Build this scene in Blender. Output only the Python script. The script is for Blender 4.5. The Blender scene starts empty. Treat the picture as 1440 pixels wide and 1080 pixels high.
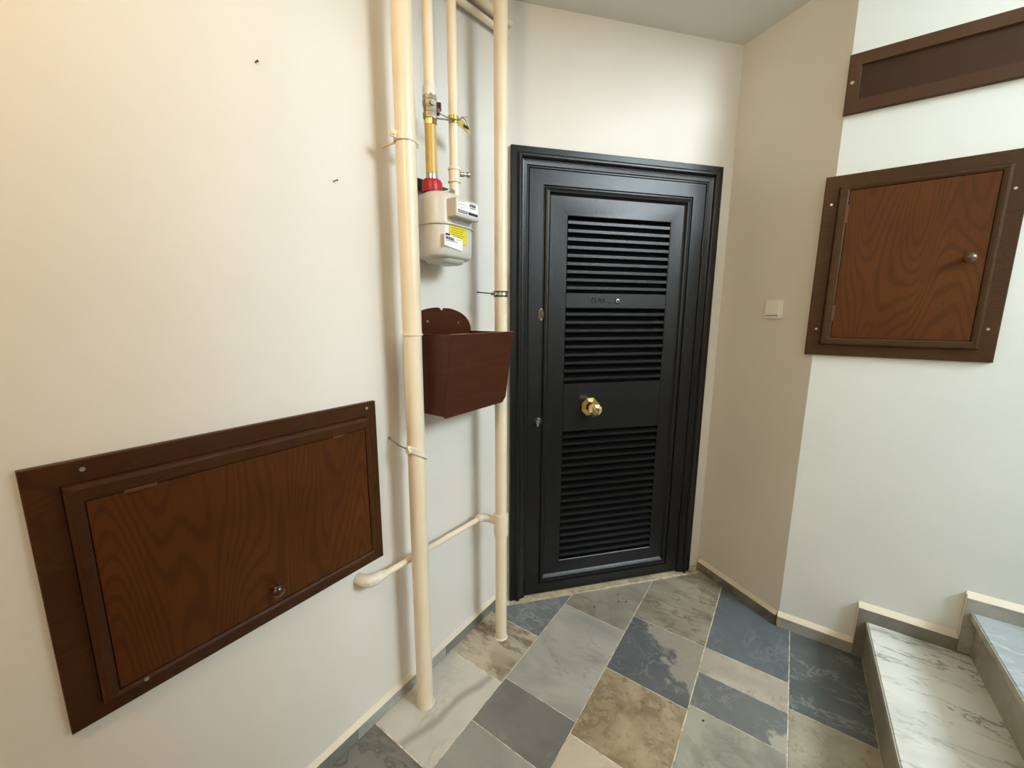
import bpy, math, random
from mathutils import Matrix, Vector
random.seed(7)
C = bpy.context.scene.collection
sc = bpy.context.scene
R = math.radians

# ------------------------------------------------------------------ camera, world, light
CAM_H = 1.35
def cam():
    f, pitch, yaw, roll = 561.7, R(9.70), R(34.97), R(0.234)
    fw = Vector((-math.sin(yaw)*math.cos(pitch), math.cos(yaw)*math.cos(pitch), -math.sin(pitch)))
    rt = Vector((math.cos(yaw), math.sin(yaw), 0)); up = rt.cross(fw)
    c, s = math.cos(roll), math.sin(roll)
    rt, up = c*rt + s*up, -s*rt + c*up
    cd = bpy.data.cameras.new('camera'); cd.sensor_fit = 'HORIZONTAL'; cd.sensor_width = 36
    cd.lens = f*36/1440; cd.clip_start = .02
    o = bpy.data.objects.new('camera', cd); C.objects.link(o)
    o.matrix_world = Matrix(((rt.x, up.x, -fw.x, 0), (rt.y, up.y, -fw.y, 0), (rt.z, up.z, -fw.z, CAM_H), (0, 0, 0, 1)))
    sc.camera = o
cam()
w = bpy.data.worlds.new('world'); sc.world = w; w.use_nodes = True
w.node_tree.nodes['Background'].inputs[0].default_value = (.75, .87, 1, 1)
w.node_tree.nodes['Background'].inputs[1].default_value = 1.0
def area(name, loc, rot, sx, sy, power, col):
    l = bpy.data.lights.new(name, 'AREA'); l.shape = 'RECTANGLE'; l.size = sx; l.size_y = sy; l.energy = power; l.color = col
    o = bpy.data.objects.new(name, l); C.objects.link(o); o.location = loc; o.rotation_euler = rot
    return o
# daylight through the stairwell window (in the wall x = 3.2), facing -x
area('stair_window_daylight', (3.12, 1.02, 2.8), (0, R(72), 0), 1.3, 1.2, 146, (.79, .92, 1.0))
# fill light added behind the camera, no known window there
area('hall_fill', (1.1, -1.50, 1.75), (R(-90), 0, 0), .9, 1.0, 9, (1.0, .97, .92))
# warm ceiling lamp of the landing, outside the frame on the left
pl = bpy.data.lights.new('landing_lamp', 'POINT'); pl.energy = 20.5; pl.shadow_soft_size = .13; pl.color = (1, .72, .40)
po = bpy.data.objects.new('landing_lamp', pl); C.objects.link(po); po.location = (-.30, -.45, 2.30)
vs = sc.view_settings
vs.view_transform = 'Standard'; vs.look = 'None'; vs.gamma = 1; vs.use_curve_mapping = False
vs.exposure = 0.42

# ------------------------------------------------------------------ materials
def srgb(r, g, b):
    f = lambda c: (c/255/12.92) if c/255 <= .04045 else ((c/255+.055)/1.055)**2.4
    return (f(r), f(g), f(b), 1)
class NT:
    def __init__(s, name):
        s.m = bpy.data.materials.new(name); s.m.use_nodes = True
        s.t = s.m.node_tree; s.n = s.t.nodes; s.b = s.n['Principled BSDF']
    def node(s, typ, **k):
        n = s.n.new(typ)
        for a, v in k.items(): setattr(n, a, v)
        return n
    def link(s, a, b): s.t.links.new(a, b)
    def coord(s, scale=(1, 1, 1), rot=(0, 0, 0), loc=(0, 0, 0)):
        c = s.node('ShaderNodeTexCoord'); m = s.node('ShaderNodeMapping')
        m.inputs['Scale'].default_value = scale; m.inputs['Rotation'].default_value = rot; m.inputs['Location'].default_value = loc
        s.link(c.outputs['Object'], m.inputs[0]); return m.outputs[0]
    def noise(s, vec, scale, detail=4, rough=.5, dist=0):
        n = s.node('ShaderNodeTexNoise'); n.inputs['Scale'].default_value = scale; n.inputs['Detail'].default_value = detail
        n.inputs['Roughness'].default_value = rough; n.inputs['Distortion'].default_value = dist
        s.link(vec, n.inputs['Vector']); return n.outputs['Fac']
    def math(s, op, a, b=None, c=None):
        n = s.node('ShaderNodeMath', operation=op)
        for i, v in enumerate((a, b, c)):
            if v is None: continue
            if isinstance(v, (int, float)): n.inputs[i].default_value = v
            else: s.link(v, n.inputs[i])
        return n.outputs[0]
    def ramp(s, fac, a, b, inv=False):
        n = s.node('ShaderNodeMapRange'); n.interpolation_type = 'SMOOTHSTEP'
        s.link(fac, n.inputs[0]); n.inputs[1].default_value = a; n.inputs[2].default_value = b
        n.inputs[3].default_value = 1 if inv else 0; n.inputs[4].default_value = 0 if inv else 1
        return n.outputs[0]
    def mix(s, fac, a, b):
        n = s.node('ShaderNodeMix', data_type='RGBA')
        if isinstance(fac, (int, float)): n.inputs[0].default_value = fac
        else: s.link(fac, n.inputs[0])
        for i, v in ((6, a), (7, b)):
            if isinstance(v, tuple): n.inputs[i].default_value = v
            else: s.link(v, n.inputs[i])
        return n.outputs[2]
    def bump(s, h, strength=.2, dist=.002):
        n = s.node('ShaderNodeBump'); n.inputs['Strength'].default_value = strength; n.inputs['Distance'].default_value = dist
        s.link(h, n.inputs['Height']); s.link(n.outputs[0], s.b.inputs['Normal'])
    def col(s, c):
        if isinstance(c, tuple): s.b.inputs['Base Color'].default_value = c
        else: s.link(c, s.b.inputs['Base Color'])
    def rough(s, v):
        if isinstance(v, (int, float)): s.b.inputs['Roughness'].default_value = v
        else: s.link(v, s.b.inputs['Roughness'])

def paint(name, c, c2, rough=.75, bscale=260, bstr=.12, spots=None):
    t = NT(name); v = t.coord()
    cc = t.mix(t.ramp(t.noise(v, 1.7, 4), .3, .75), c, c2)
    if spots:
        m = t.math('MULTIPLY', t.ramp(t.noise(v, 14, 6, .7), .66, .74), t.ramp(t.noise(v, 1.3, 2), .52, .62))
        cc = t.mix(t.math('MULTIPLY', m, .35), cc, spots)
    t.col(cc); t.rough(rough)
    t.bump(t.math('ADD', t.noise(v, bscale, 3), t.math('MULTIPLY', t.noise(v, 9, 2), 3)), bstr, .0012)
    return t.m
M = {}
M['wall_cream'] = paint('cream wall paint', srgb(227, 222, 214), srgb(222, 216, 206), .6, spots=srgb(192, 186, 174))
M['wall_white'] = paint('white stair wall paint', srgb(228, 231, 227), srgb(222, 226, 222), .6, spots=srgb(190, 188, 178))
M['wall_tan'] = paint('cream wall paint in the corner', srgb(226, 221, 210), srgb(221, 215, 203), .6)
M['ceiling'] = paint('ceiling paint', srgb(224, 221, 212), srgb(218, 216, 208), .8)
M['ledge'] = paint('painted ledge', srgb(226, 216, 196), srgb(214, 203, 180), .5, 90, .3)
def gloss(name, c, rough, metal=0, bs=0, bscale=30, c2=None, nscale=12, coat=0):
    t = NT(name); v = t.coord()
    t.col(t.mix(t.ramp(t.noise(v, nscale, 4), .35, .7), c, c2 or c)); t.rough(rough); t.b.inputs['Metallic'].default_value = metal
    t.b.inputs['Coat Weight'].default_value = coat
    if bs: t.bump(t.noise(v, bscale, 4), bs, .002)
    return t.m
M['pipe'] = gloss('cream enamel on pipes', srgb(236, 222, 196), .28, 0, .12, 25, srgb(229, 213, 184), 6)
M['pipe_old'] = gloss('lumpy cream paint', srgb(236, 230, 214), .3, 0, .8, 60, srgb(214, 205, 188), 25)
M['black'] = gloss('black door paint', srgb(11, 11, 11), .34, 0, .22, 190, srgb(14, 14, 15), 8)
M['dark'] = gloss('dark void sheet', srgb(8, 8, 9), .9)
M['brass'] = gloss('polished brass', srgb(236, 208, 150), .09, 1)
M['brass_worn'] = gloss('worn brass', srgb(92, 78, 56), .5, .7, .4, 80, srgb(60, 52, 40), 60)
M['steel'] = gloss('steel', srgb(190, 190, 188), .3, 1)
M['valve'] = gloss('nickel valve', srgb(168, 164, 152), .4, .55, .5, 60, srgb(126, 116, 96), 30)
M['red'] = gloss('red plastic nut', srgb(176, 22, 38), .4, 0, .2, 60, srgb(150, 14, 30))
M['yellow'] = gloss('yellow hose sleeve', srgb(206, 172, 92), .4, 0, .1, 60, srgb(190, 156, 78))
M['meter'] = gloss('grey meter enamel', srgb(208, 205, 196), .33, 0, .06, 90, srgb(202, 199, 190))
M['meter_grey'] = gloss('grey counter housing', srgb(196, 192, 184), .45)
M['bracket'] = gloss('zinc bracket', srgb(120, 112, 98), .5, .5, .1, 60, srgb(100, 92, 80))
M['label'] = gloss('label paper', srgb(238, 238, 235), .5)
M['label_yellow'] = gloss('yellow sticker', srgb(226, 205, 26), .5)
M['ink'] = gloss('black ink', srgb(40, 40, 42), .5)
M['ink_grey'] = gloss('grey ink', srgb(130, 130, 130), .5)
M['ink_olive'] = gloss('olive ink', srgb(140, 122, 20), .5)
M['gold'] = gloss('gold tag', srgb(190, 170, 90), .35, .6)
M['maroon'] = gloss('maroon plastic', srgb(96, 30, 40), .4)
M['clampband'] = gloss('black rubber', srgb(30, 30, 30), .5)
M['white_plastic'] = gloss('white switch plastic', srgb(240, 238, 228), .3)
M['nail'] = gloss('nail steel', srgb(80, 76, 70), .4, .8)

def wood(name, ca, cb, cg, along='x', scale=1., seed=0, rough=.38, freq=105, coat=.0):
    t = NT(name)
    sx = (1.2, 6, 7) if along == 'x' else (7, 6, 1.2)
    v = t.coord(tuple(a*scale for a in sx), loc=(seed*3.1, seed*1.7, seed*2.3))
    n = t.noise(v, .55, 2, .45, .15)
    rings = t.math('SINE', t.math('MULTIPLY', n, freq*3.0))
    lines = t.ramp(rings, .0, .9)
    fs = (6, 60, 160) if along == 'x' else (160, 60, 6)
    fine = t.noise(t.coord(tuple(fs)), 1.6, 3, .6)
    big = t.ramp(t.noise(t.coord((1, 1, 1), loc=(seed, 0, 0)), 3.2, 3), .3, .72)
    c = t.mix(big, ca, cb)
    c = t.mix(t.math('MULTIPLY', lines, .34), c, cg)
    c = t.mix(t.math('MULTIPLY', t.ramp(fine, .5, .72), .35), c, cg)
    t.col(c); t.rough(rough); t.b.inputs['Coat Weight'].default_value = coat; t.b.inputs['Specular IOR Level'].default_value = .2
    t.bump(t.math('ADD', fine, t.math('MULTIPLY', lines, .4)), .25, .0006)
    return t.m
M['oak_door_l'] = wood('stained oak veneer', srgb(84, 44, 10), srgb(72, 36, 8), srgb(42, 20, 4), 'z', 1.0, 3)
M['oak_frame_l'] = wood('dark stained beech', srgb(72, 41, 15), srgb(62, 34, 12), srgb(44, 22, 8), 'x', 1.4, 1)
M['oak_door_r'] = wood('stained oak veneer warm', srgb(94, 52, 16), srgb(82, 43, 12), srgb(56, 27, 7), 'z', 1.0, 5)
M['oak_frame_r'] = wood('dark stained board', srgb(76, 51, 26), srgb(66, 42, 20), srgb(48, 28, 13), 'x', 1.4, 2)
M['panel_dark'] = wood('dark painted panel', srgb(66, 44, 30), srgb(60, 39, 26), srgb(50, 31, 20), 'x', .6, 4, .5, 8)
M['panel_frame'] = wood('brown painted panel frame', srgb(84, 58, 38), srgb(76, 52, 33), srgb(64, 42, 26), 'x', .6, 6, .45, 8)
M['knob_wood'] = gloss('dark varnished knob', srgb(62, 32, 18), .18, 0, 0, coat=.4)
M['knob_brown'] = gloss('brown varnished knob', srgb(86, 62, 34), .25, 0, 0, coat=.3)
def mailbox():
    t = NT('red brown gloss paint'); v = t.coord()
    c = t.mix(t.ramp(t.noise(t.coord((2, 2, 30)), 2.5, 3), .35, .7), srgb(72, 34, 18), srgb(64, 29, 15))
    chips = t.ramp(t.noise(v, 34, 3, .6), .73, .76)
    t.col(t.mix(chips, c, srgb(150, 112, 92))); t.rough(.3); t.b.inputs['Specular IOR Level'].default_value = .25
    t.bump(t.noise(t.coord((3, 3, 40)), 4, 3), .2, .001); return t.m
M['mailbox'] = mailbox()
M['mailbox_edge'] = gloss('worn brown edge', srgb(150, 110, 84), .5, 0, .3, 80, srgb(96, 52, 36), 40)
M['black'].node_tree.nodes['Principled BSDF'].inputs['Specular IOR Level'].default_value = .42
def grout():
    t = NT('cement grout'); v = t.coord()
    t.col(t.mix(t.ramp(t.noise(v, 30, 5, .7), .4, .65), srgb(226, 218, 196), srgb(168, 158, 140))); t.rough(.9)
    t.bump(t.noise(v, 120, 4), .6, .002); return t.m
M['grout'] = grout()
def marble(name, c1, c2, vein, vs=6, vw=.02, va=.6, seed=0, scale=3, rot=0, stretch=1, rough=.32, patch=None, band=None, spots=None, grime=None):
    t = NT(name)
    v = t.coord((1, stretch, 1), (0, 0, R(rot)), (seed*7.3, seed*3.9, seed*1.3))
    base = t.mix(t.ramp(t.noise(v, scale, 6, .6, .6), .32, .68), c1, c2)
    if patch:
        (px, py, th, soft, pc) = patch
        raw = t.coord()
        d = t.node('ShaderNodeVectorMath', operation='DOT_PRODUCT'); t.link(raw, d.inputs[0]); d.inputs[1].default_value = (px, py, 0)
        k = t.math('ADD', d.outputs['Value'], t.math('MULTIPLY', t.math('SUBTRACT', t.noise(raw, 14, 5, .6), .5), .32))
        base = t.mix(t.ramp(k, th-soft, th+soft), base, pc)
    if band:
        (px, py, th, wd, pc) = band
        raw = t.coord()
        d = t.node('ShaderNodeVectorMath', operation='DOT_PRODUCT'); t.link(raw, d.inputs[0]); d.inputs[1].default_value = (px, py, 0)
        k = t.math('ABSOLUTE', t.math('SUBTRACT', t.math('ADD', d.outputs['Value'], t.math('MULTIPLY', t.math('SUBTRACT', t.noise(raw, 7, 3), .5), .06)), th))
        base = t.mix(t.math('MULTIPLY', t.ramp(k, 0, wd, True), .65), base, pc)
    if spots:
        base = t.mix(t.math('MULTIPLY', t.ramp(t.noise(v, 34, 4, .65), .56, .68), .7), base, spots)
    r = t.math('ABSOLUTE', t.math('SUBTRACT', t.noise(v, vs, 6, .62, .5), .5))
    vm = t.math('MULTIPLY', t.ramp(r, 0, vw*1.7, True), va*.8)
    vm = t.math('MULTIPLY', vm, t.ramp(t.noise(v, vs*.6, 3), .38, .6))
    base = t.mix(vm, base, vein)
    if grime:
        base = t.mix(t.math('MULTIPLY', t.ramp(t.noise(t.coord(), 90, 3, .7), .55, .75), .2), base, grime)
    t.col(base)
    t.rough(t.math('ADD', t.math('MULTIPLY', t.noise(v, 25, 4), .25), rough-.1))
    t.bump(t.noise(v, 45, 5, .6), .10, .0015); return t.m

# ------------------------------------------------------------------ mesh helpers
class MB:
    def __init__(s): s.v = []; s.f = []; s.mi = []; s.cur = 0
    def add(s, vs, fs):
        o = len(s.v); s.v += [tuple(p) for p in vs]
        for f in fs: s.f.append([i+o for i in f]); s.mi.append(s.cur)
        return s
    def box(s, x0, x1, y0, y1, z0, z1, bev=0):
        if bev <= 0:
            vs = [(x, y, z) for z in (z0, z1) for (x, y) in ((x0, y0), (x1, y0), (x1, y1), (x0, y1))]
            return s.add(vs, [(3, 2, 1, 0), (4, 5, 6, 7), (0, 1, 5, 4), (1, 2, 6, 5), (2, 3, 7, 6), (3, 0, 4, 7)])
        b = bev
        def rect(z, i): return [(x0+i, y0+i, z), (x1-i, y0+i, z), (x1-i, y1-i, z), (x0+i, y1-i, z)]
        vs = rect(z0, b)+rect(z0+b, 0)+rect(z1-b, 0)+rect(z1, b)
        # chamfer of horizontal edges only
        fs = [(3, 2, 1, 0), (12, 13, 14, 15)]
        for k in range(3):
            for i in range(4):
                j = (i+1) % 4; fs.append((k*4+i, k*4+j, k*4+4+j, k*4+4+i))
        return s.add(vs, fs)
    def prism(s, poly, z0, z1, bev=0):        # poly CCW in xy, extruded in z
        n = len(poly); cx = sum(p[0] for p in poly)/n; cy = sum(p[1] for p in poly)/n
        def inset(p, d):
            dx, dy = cx-p[0], cy-p[1]; L = math.hypot(dx, dy) or 1
            return (p[0]+dx/L*d*1.4, p[1]+dy/L*d*1.4)
        rings = [[(p[0], p[1], z0) for p in poly], [(p[0], p[1], z1-bev) for p in poly]]
        if bev: rings.append([(*inset(p, bev), z1) for p in poly])
        vs = [q for r in rings for q in r]; fs = [tuple(reversed(range(n))), tuple(range(len(vs)-n, len(vs)))]
        for k in range(len(rings)-1):
            for i in range(n):
                j = (i+1) % n; fs.append((k*n+i, k*n+j, (k+1)*n+j, (k+1)*n+i))
        return s.add(vs, fs)
    def hprism(s, poly, h0, h1):              # poly (u, z) CCW seen from the room, from depth h0 to h1 (h1 > h0)
        n = len(poly)
        vs = [(u, -h0, z) for u, z in poly]+[(u, -h1, z) for u, z in poly]
        fs = [tuple(reversed(range(n))), tuple(range(n, 2*n))]
        for i in range(n):
            j = (i+1) % n; fs.append((i, j, n+j, n+i))
        return s.add(vs, fs)
    def rects(s, L, cap=False, back=None, openb=False):
        # nested rectangles (u0, z0, u1, z1, h); openb: no bottom side
        k = 4; vs = []
        for (u0, z0, u1, z1, h) in L: vs += [(u0, -h, z0), (u1, -h, z0), (u1, -h, z1), (u0, -h, z1)]
        fs = []
        for r in range(len(L)-1):
            for i in range(4):
                if openb and i == 0: continue
                j = (i+1) % 4; fs.append((r*4+i, r*4+j, r*4+4+j, r*4+4+i))
        if cap: b = (len(L)-1)*4; fs.append((b, b+1, b+2, b+3))
        return s.add(vs, fs)
    def tube(s, pts, r, seg=16, caps=True):
        pts = [Vector(p) for p in pts]; n = len(pts); rs = r if isinstance(r, (list, tuple)) else [r]*n
        t0 = (pts[1]-pts[0]).normalized(); a = Vector((0, 0, 1)) if abs(t0.z) < .9 else Vector((1, 0, 0))
        u = t0.cross(a).normalized(); vs = []
        for i, p in enumerate(pts):
            t = (pts[min(i+1, n-1)]-pts[max(i-1, 0)]).normalized()
            u = (u-t*u.dot(t)).normalized(); v = t.cross(u)
            for k in range(seg):
                an = 2*math.pi*k/seg; vs.append(p+(u*math.cos(an)+v*math.sin(an))*rs[i])
        fs = []
        for i in range(n-1):
            for k in range(seg):
                j = (k+1) % seg; fs.append((i*seg+k, i*seg+j, (i+1)*seg+j, (i+1)*seg+k))
        if caps: fs += [tuple(reversed(range(seg))), tuple(range((n-1)*seg, n*seg))]
        return s.add(vs, fs)
    def lathe(s, o, ax, prof, seg=20, ph=0):  # prof: (distance along axis, radius)
        o = Vector(o); ax = Vector(ax).normalized(); a = Vector((0, 0, 1)) if abs(ax.z) < .9 else Vector((1, 0, 0))
        u = ax.cross(a).normalized(); v = ax.cross(u); vs = []
        for d, r in prof:
            for k in range(seg):
                an = 2*math.pi*(k+ph)/seg; vs.append(o+ax*d+(u*math.cos(an)+v*math.sin(an))*max(r, 1e-5))
        fs = []; n = len(prof)
        for i in range(n-1):
            for k in range(seg):
                j = (k+1) % seg; fs.append((i*seg+j, i*seg+k, (i+1)*seg+k, (i+1)*seg+j))
        fs += [tuple(range(seg)), tuple(reversed(range((n-1)*seg, n*seg)))]
        return s.add(vs, fs)
    def build(s, name, mat, parent=None, smooth=False, bevel=0, angle=35):
        me = bpy.data.meshes.new(name); me.from_pydata(s.v, [], s.f)
        mats = mat if isinstance(mat, (list, tuple)) else [mat]
        for m in mats: me.materials.append(m)
        for p, i in zip(me.polygons, s.mi): p.material_index = i; p.use_smooth = smooth
        me.validate(); me.update()
        import bmesh
        b = bmesh.new(); b.from_mesh(me); bmesh.ops.recalc_face_normals(b, faces=b.faces); b.to_mesh(me); b.free()
        if smooth: me.set_sharp_from_angle(angle=R(angle))
        o = bpy.data.objects.new(name, me); C.objects.link(o)
        if parent: o.parent = parent
        if bevel:
            m = o.modifiers.new('bevel', 'BEVEL'); m.width = bevel; m.segments = 2; m.limit_method = 'ANGLE'; m.angle_limit = R(40)
        return o
def tag(o, label=None, cat=None, group=None, kind=None):
    if label: o['label'] = label
    if cat: o['category'] = cat
    if group: o['group'] = group
    if kind: o['kind'] = kind
    return o
def thing(name, label, cat, loc=(0, 0, 0), rz=0, group=None, kind=None):
    o = bpy.data.objects.new(name, None); C.objects.link(o); o.empty_display_size = .05
    o.location = loc; o.rotation_euler = (0, 0, rz)
    return tag(o, label, cat, group, kind)
def clip(poly, a, b, c):                      # keep a*x + b*y <= c
    out = []
    for i in range(len(poly)):
        p, q = poly[i], poly[(i+1) % len(poly)]
        fp, fq = a*p[0]+b*p[1]-c, a*q[0]+b*q[1]-c
        if fp <= 0: out.append(p)
        if (fp < 0 < fq) or (fq < 0 < fp):
            t = fp/(fp-fq); out.append((p[0]+(q[0]-p[0])*t, p[1]+(q[1]-p[1])*t))
    return out

# ------------------------------------------------------------------ plan of the place (metres)
XL = -1.03                      # left wall
YS = 1.97                       # stair wall
CZ = 2.525                      # ceiling
DA = R(48.8)                    # door wall direction
dd = Vector((math.cos(DA), math.sin(DA), 0)); dn = Vector((dd.y, -dd.x, 0))
D0 = Vector((-.985, 1.398, 0)) - dn*.02      # left foot of the door frame on the wall plane
K0 = D0 + dd*((XL-D0.x)/dd.x)                # corner of left wall and door wall
K1 = D0 + dd*1.0552                          # corner of door wall and tan wall
K2 = Vector((.07, YS, 0))                    # corner of tan wall and stair wall
bd = (K2-K1).normalized(); bn = Vector((bd.y, -bd.x, 0)); BL = (K2-K1).length; BA = math.atan2(bd.y, bd.x)
X1, TD, RH = .355, .272, .165   # first riser, tread depth, rise
YN = .62                        # near end of the stairs
XE = 3.2; YB = -1.7; ZT = 4.3

# ------------------------------------------------------------------ setting
def struct(o, label, cat=None):
    return tag(o, label, cat, kind='structure')
b = MB().box(XL-.15, XL, YB-.15, K0.y, -.05, ZT)
struct(b.build('wall_left', M['wall_cream']), 'cream painted wall carrying the long low cabinet', 'wall')
b = MB()
W = thing('wall_back', 'cream wall around and above the black louvred door', 'wall', D0, DA, kind='structure')
u0, u1 = (K0-D0).dot(dd), 1.0552
b = MB(); b.hprism([(u0, -.05), (.03, -.05), (.03, 1.99), (.965, 1.99), (.965, -.05), (u1, -.05), (u1, ZT), (u0, ZT)], -.14, 0)
b.build('wall_face', M['wall_cream'], W)
# tan wall as a prism so that it closes against its neighbours
q = bn*-.14
b = MB().prism([tuple(K1.xy), tuple(K2.xy), (K2.x+.02, K2.y+.2), tuple((K1+q).xy)], -.05, ZT)
struct(b.build('wall_corner', M['wall_tan']), 'narrow shaded tan wall between the black door and the stair wall', 'wall')
b = MB().box(K2.x, XE+.12, YS, YS+.15, -.05, ZT)
struct(b.build('wall_stair', M['wall_white']), 'bright white wall beside the steps', 'wall')
# landing ceiling
b = MB(); b.prism([(XL-.1, YB-.1), (.42, YB-.1), (.42, YS+.05), (-.2, 2.45), (-.5, 2.45), (XL-.1, 1.5)], CZ, CZ+.16)
struct(b.build('ceiling', M['ceiling']), 'pale ceiling over the landing', 'ceiling')
# parts of the stairwell the light falls through, outside the frame; one wall is added to block light
b = MB().box(XL-.1, XE+.1, YB-.1, YS+.1, ZT, ZT+.1)
struct(b.build('ceiling_stairwell', M['ceiling']), 'ceiling high above the steps', 'ceiling')
b = MB().box(XE, XE+.12, YB-.15, YS+.15, -.05, ZT)
struct(b.build('wall_right', M['wall_cream']), 'end wall of the stairwell outside the frame', 'wall')
b = MB().box(.47, XE, YN-.16, YN-.012, 0, ZT)  # added unseen wall, keeps stair daylight off the near left wall
struct(b.build('wall_light_block', M['wall_cream']), 'added unseen wall that blocks stair daylight from the left', 'wall')
b = MB().box(XL-.15, XE+.12, YB-.12, YB, -.05, ZT)
struct(b.build('wall_near', M['wall_cream']), 'wall behind the viewer outside the frame', 'wall')

# ---- floor: a grout bed and separate marble tiles
fl = MB(); fl.prism([(XL-.05, YB-.05), (XE, YB-.05), (XE, YS+.05), (K2.x, YS+.05), (K1.x, K1.y+.2), (K1.x-.35, K1.y+.1), (K0.x-.1, K0.y+.12)], -.06, -.0012)
floor = struct(fl.build('floor', M['grout']), 'worn marble tile floor of the landing with pale grout joints', 'floor')
S = srgb
white_a = dict(c1=S(205, 200, 190), c2=S(188, 184, 174), vein=S(150, 140, 122), vs=4, va=.35, scale=3, band=(.977, -.213, -1.015, .028, S(140, 132, 120)))
tiles = [
 # x0 x1 y0 y1 material parameters
 (-1.018, -.765, -.30, .28, dict(c1=S(170, 168, 158), c2=S(150, 148, 140), vein=S(110, 100, 85), seed=21)),
 (-1.018, -.765, .28, .664, dict(c1=S(138, 136, 128), c2=S(112, 110, 103), vein=S(70, 62, 50), vs=8, vw=.035, va=.8, seed=1, rot=30, stretch=2, patch=(.2, .98, .33, .1, S(120, 117, 110)))),
 (-1.018, -.765, .669, 1.03, white_a),
 (-1.018, -.765, 1.034, 1.293, dict(c1=S(182, 172, 154), c2=S(160, 148, 128), vein=S(86, 70, 50), vs=7, vw=.05, va=.85, seed=3, rot=-38, stretch=2.4, patch=(-.55, -.83, -.42, .04, S(190, 178, 158)))),
 (-1.018, -.765, 1.297, 1.75, dict(c1=S(126, 129, 130), c2=S(100, 104, 107), vein=S(176, 176, 172), vs=16, vw=.05, va=.6, seed=4, stretch=1.8, rot=20)),
 (-.762, -.472, .0, .50, dict(c1=S(175, 172, 160), c2=S(160, 156, 146), vein=S(120, 110, 96), seed=22)),
 (-.762, -.472, .503, .860, dict(c1=S(156, 155, 147), c2=S(142, 141, 134), vein=S(118, 112, 100), vs=5, va=.3, seed=5)),
 (-.762, -.472, .863, 1.055, dict(c1=S(124, 122, 116), c2=S(108, 107, 103), vein=S(150, 149, 144), vs=6, vw=.012, va=.4, seed=6, scale=5)),
 (-.762, -.472, 1.058, 1.536, dict(c1=S(178, 176, 166), c2=S(152, 151, 143), vein=S(112, 108, 98), vs=4, vw=.012, va=.4, seed=7, stretch=2.0, rot=40)),
 (-.762, -.472, 1.539, 2.2, dict(c1=S(164, 160, 146), c2=S(132, 128, 116), vein=S(108, 98, 80), vs=5, vw=.03, va=.6, seed=8)),
 (-.469, -.173, .3, .70, dict(c1=S(196, 186, 168), c2=S(180, 170, 152), vein=S(150, 130, 100), seed=23)),
 (-.469, -.173, .703, 1.010, dict(c1=S(206, 194, 174), c2=S(192, 178, 156), vein=S(150, 130, 100), vs=5, va=.25, seed=9)),
 (-.469, -.173, 1.014, 1.319, dict(c1=S(176, 160, 132), c2=S(152, 136, 108), vein=S(96, 80, 58), vs=14, vw=.05, va=.6, seed=10, scale=6, spots=S(112, 96, 72))),
 (-.469, -.173, 1.322, 1.648, dict(c1=S(102, 105, 108), c2=S(90, 94, 98), vein=S(170, 168, 158), vs=14, vw=.02, va=.5, seed=11, patch=(.80, .60, .672, .02, S(156, 150, 138)))),
 (-.469, -.173, 1.651, 2.25, dict(c1=S(168, 160, 144), c2=S(136, 128, 112), vein=S(88, 78, 60), vs=9, vw=.04, va=.8, seed=12, rot=-50, stretch=2.2)),
 (-.169, .114, .5, .78, dict(c1=S(176, 174, 160), c2=S(160, 158, 146), vein=S(120, 116, 100), seed=24)),
 (-.169, .114, .783, 1.06, dict(c1=S(165, 163, 150), c2=S(150, 149, 138), vein=S(120, 116, 100), seed=25)),
 (-.169, .114, 1.063, 1.345, dict(c1=S(172, 172, 158), c2=S(140, 140, 130), vein=S(110, 106, 98), vs=6, vw=.02, va=.4, seed=13, scale=5)),
 (-.169, .114, 1.348, 1.506, dict(c1=S(126, 129, 128), c2=S(112, 115, 115), vein=S(170, 168, 160), vs=9, vw=.012, va=.5, seed=14, patch=(.85, -.53, -.665, .02, S(176, 172, 158)))),
 (-.169, .114, 1.509, 1.646, dict(c1=S(196, 188, 174), c2=S(176, 166, 154), vein=S(134, 118, 106), vs=11, vw=.03, va=.7, seed=15, scale=6)),
 (-.169, .114, 1.650, 2.2, dict(c1=S(108, 117, 122), c2=S(94, 103, 109), vein=S(150, 158, 160), vs=5, vw=.012, va=.35, seed=16, scale=4)),
 (.118, X1-.002, .62, .90, dict(c1=S(120, 122, 120), c2=S(100, 104, 104), vein=S(160, 160, 150), seed=26)),
 (.118, X1-.002, .903, 1.20, dict(c1=S(170, 166, 148), c2=S(150, 146, 130), vein=S(120, 112, 92), seed=27)),
 (.118, X1-.002, 1.203, 1.530, dict(c1=S(178, 174, 152), c2=S(160, 156, 138), vein=S(128, 118, 98), vs=12, vw=.03, va=.4, seed=17, scale=7, spots=S(140, 128, 108))),
 (.118, X1-.002, 1.533, 2.0, dict(c1=S(82, 90, 92), c2=S(96, 103, 104), vein=S(158, 164, 160), vs=6, vw=.018, va=.6, seed=18, stretch=2, rot=-35)),
]
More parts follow.
